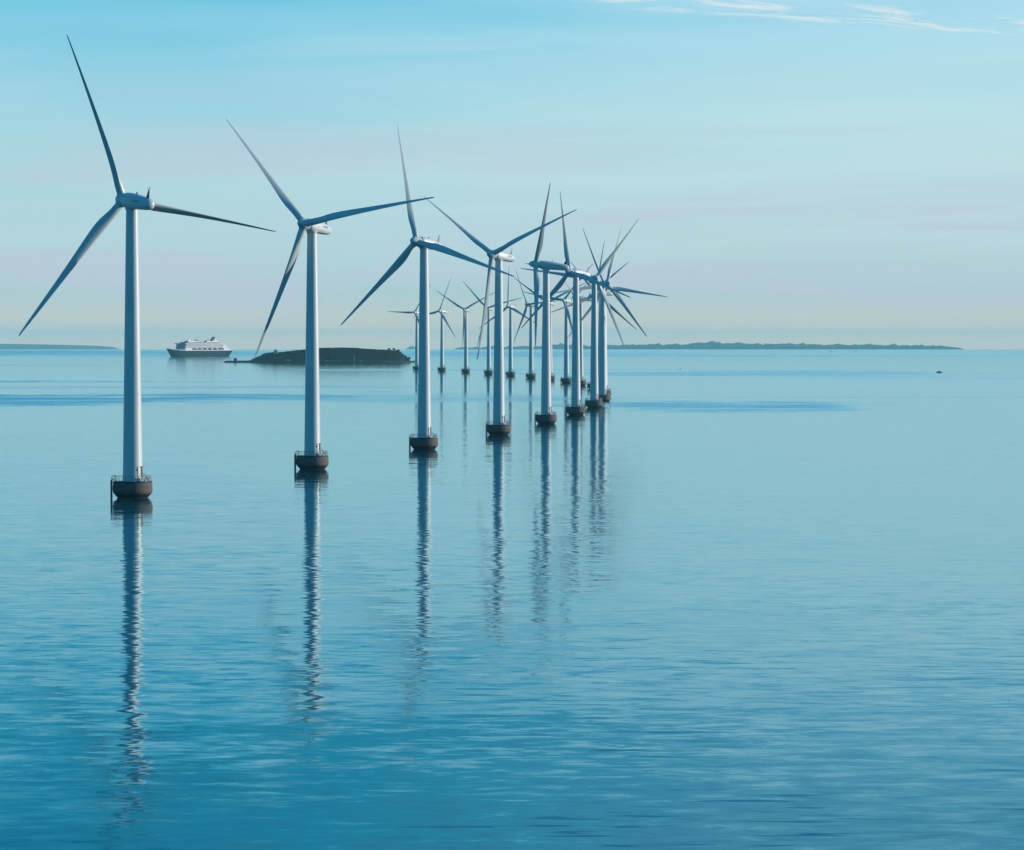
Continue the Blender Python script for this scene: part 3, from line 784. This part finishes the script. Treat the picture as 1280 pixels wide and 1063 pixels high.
coast('coast_land', 28500, [(556, 435.0), (575, 434.0), (590, 433.0), (628, 432.4), (668, 431.6), (690, 429.6), (705, 429.8), (760, 430.4), (800, 430.2), (829, 428.8), (861, 429.6), (878, 427.4), (894, 426.6), (912, 427.6), (930, 427.8), (943, 429.2), (970, 428.6), (1004, 428.6), (1044, 430.2), (1080, 429.4), (1113, 429.8), (1150, 430.8), (1187, 432.0), (1205, 434.0), (1216, 436.0)], 'long low wooded coast on the right horizon', seed=3, bump=30)
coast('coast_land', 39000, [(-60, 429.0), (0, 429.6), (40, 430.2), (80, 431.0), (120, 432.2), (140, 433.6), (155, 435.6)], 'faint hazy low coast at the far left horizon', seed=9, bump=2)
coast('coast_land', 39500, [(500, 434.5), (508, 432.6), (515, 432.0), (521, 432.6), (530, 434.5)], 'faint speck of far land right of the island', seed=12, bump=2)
def fields():
    for px0, px1, py, h in ((867, 890, 433.4, 9), (880, 886, 432.2, 10), (968, 1002, 432.0, 9), (905, 925, 433.2, 8)):
        Y = 28450; x0, x1 = px2(px0, Y), px2(px1, Y); zc = top_z(py, Y)
        bm = bmesh.new(); n = 12; grid = []
        for i in range(n+1):
            x = x0+(x1-x0)*i/n; hh = h*(0.35+0.65*math.sin(PI*i/n))/2
            grid.append([bm.verts.new((x, Y, drop(x, Y)+zc-hh)), bm.verts.new((x, Y+8, drop(x, Y)+zc+hh)), bm.verts.new((x, Y+60, drop(x, Y)+zc+hh)), bm.verts.new((x, Y+60, drop(x, Y)+zc-hh))])
        for i in range(n):
            for j in range(4): k = (j+1) % 4; bm.faces.new((grid[i][j], grid[i+1][j], grid[i+1][k], grid[i][k]))
        bm.faces.new(grid[0]); bm.faces.new(grid[-1][::-1])
        o = obj('pale_field', bm, M['sand'], smooth=False); tag(o, 'pale sandy slope on the far wooded coast', kind='structure')
fields()

# ------------------------------------------------------------------ small craft
def motorboat(x, y, rz, L, label, group=None):
    r = empty('motorboat', sea_point(x, y), rz); tag(r, label, 'boat', group)
    k = L/6.0; bm = bmesh.new()
    loft(bm, [[(s*k, -wt*k, zt*k), (s*k, -wb*k, -0.2), (s*k, wb*k, -0.2), (s*k, wt*k, zt*k)] for s, wt, wb, zt in ((-3, 1.05, 0.85, 0.85), (-1, 1.15, 0.95, 0.85), (1, 1.05, 0.75, 0.95), (2.3, 0.6, 0.3, 1.15), (3.1, 0.08, 0.03, 1.35))])
    obj('hull', bm, M['boat'], r, smooth=False)
    bm = bmesh.new(); box(bm, (0.1*k, 0, 1.35*k), (2.3*k, 1.5*k, 1.0*k), top=(0.7, 0.85)); c = obj('cabin', bm, M['boatw'], r, smooth=False)
    bm = bmesh.new(); box(bm, (0.1*k, 0, 1.45*k), (1.95*k, 1.52*k, 0.4*k), top=(0.88, 0.94)); obj('window', bm, M['glass'], c, smooth=False)
    bm = bmesh.new(); box(bm, (-3.15*k, 0, 0.7*k), (0.4*k, 0.5*k, 1.1*k)); obj('outboard_motor', bm, M['dark'], r, smooth=False)
    bm = bmesh.new(); tube(bm, [(0.3*k, 0, 1.85*k), (0.2*k, 0, 2.5*k)], 0.05*k, 5); obj('mast', bm, M['dark'], r)
    return r
motorboat(436.6, 3827, math.radians(184), 5.6, 'small dark motorboat alone on the open water at the right')
motorboat(985.5, 11560, math.radians(170), 7.5, 'left of two tiny dark boats far off before the right coast', 'boats far out before the coast')
motorboat(1060, 11566, math.radians(10), 7.0, 'right of two tiny dark boats far off before the right coast', 'boats far out before the coast')
r = empty('buoy', sea_point(191.9, 4266)); tag(r, 'tiny dark channel buoy on the calm water right of the wind turbines', 'buoy')
bm = bmesh.new(); lathe(bm, [(0.8, -0.3), (0.85, 0.3), (0.5, 0.55), (0.12, 0.7), (0.1, 1.9)], 16); obj('float', bm, M['dark'], r)
bm = bmesh.new(); lathe(bm, [(0.05, 1.9), (0.28, 2.1), (0.05, 2.35)], 10); obj('topmark', bm, M['dark'], r)

# ------------------------------------------------------------------ haze
def haze():
    bm = bmesh.new(); zb, zt = drop(44500, 0) - 4.0, 118.0
    box(bm, (0, 0, (zb+zt)/2), (88000, 88000, zt-zb))
    m = bpy.data.materials.new('haze'); m.use_nodes = True; t = NT(m.node_tree)
    t.n.remove(t.n['Principled BSDF'])
    v = t.new('ShaderNodeVolumePrincipled'); v.inputs['Color'].default_value = (0.40, 0.93, 1.0, 1)
    v.inputs['Density'].default_value = 2.4e-5; v.inputs['Anisotropy'].default_value = 0.0
    t.l.new(v.outputs[0], t.n['Material Output'].inputs['Volume'])
    o = obj('haze', bm, m, smooth=False); tag(o, 'thin pale haze over the sea', kind='stuff')
haze()
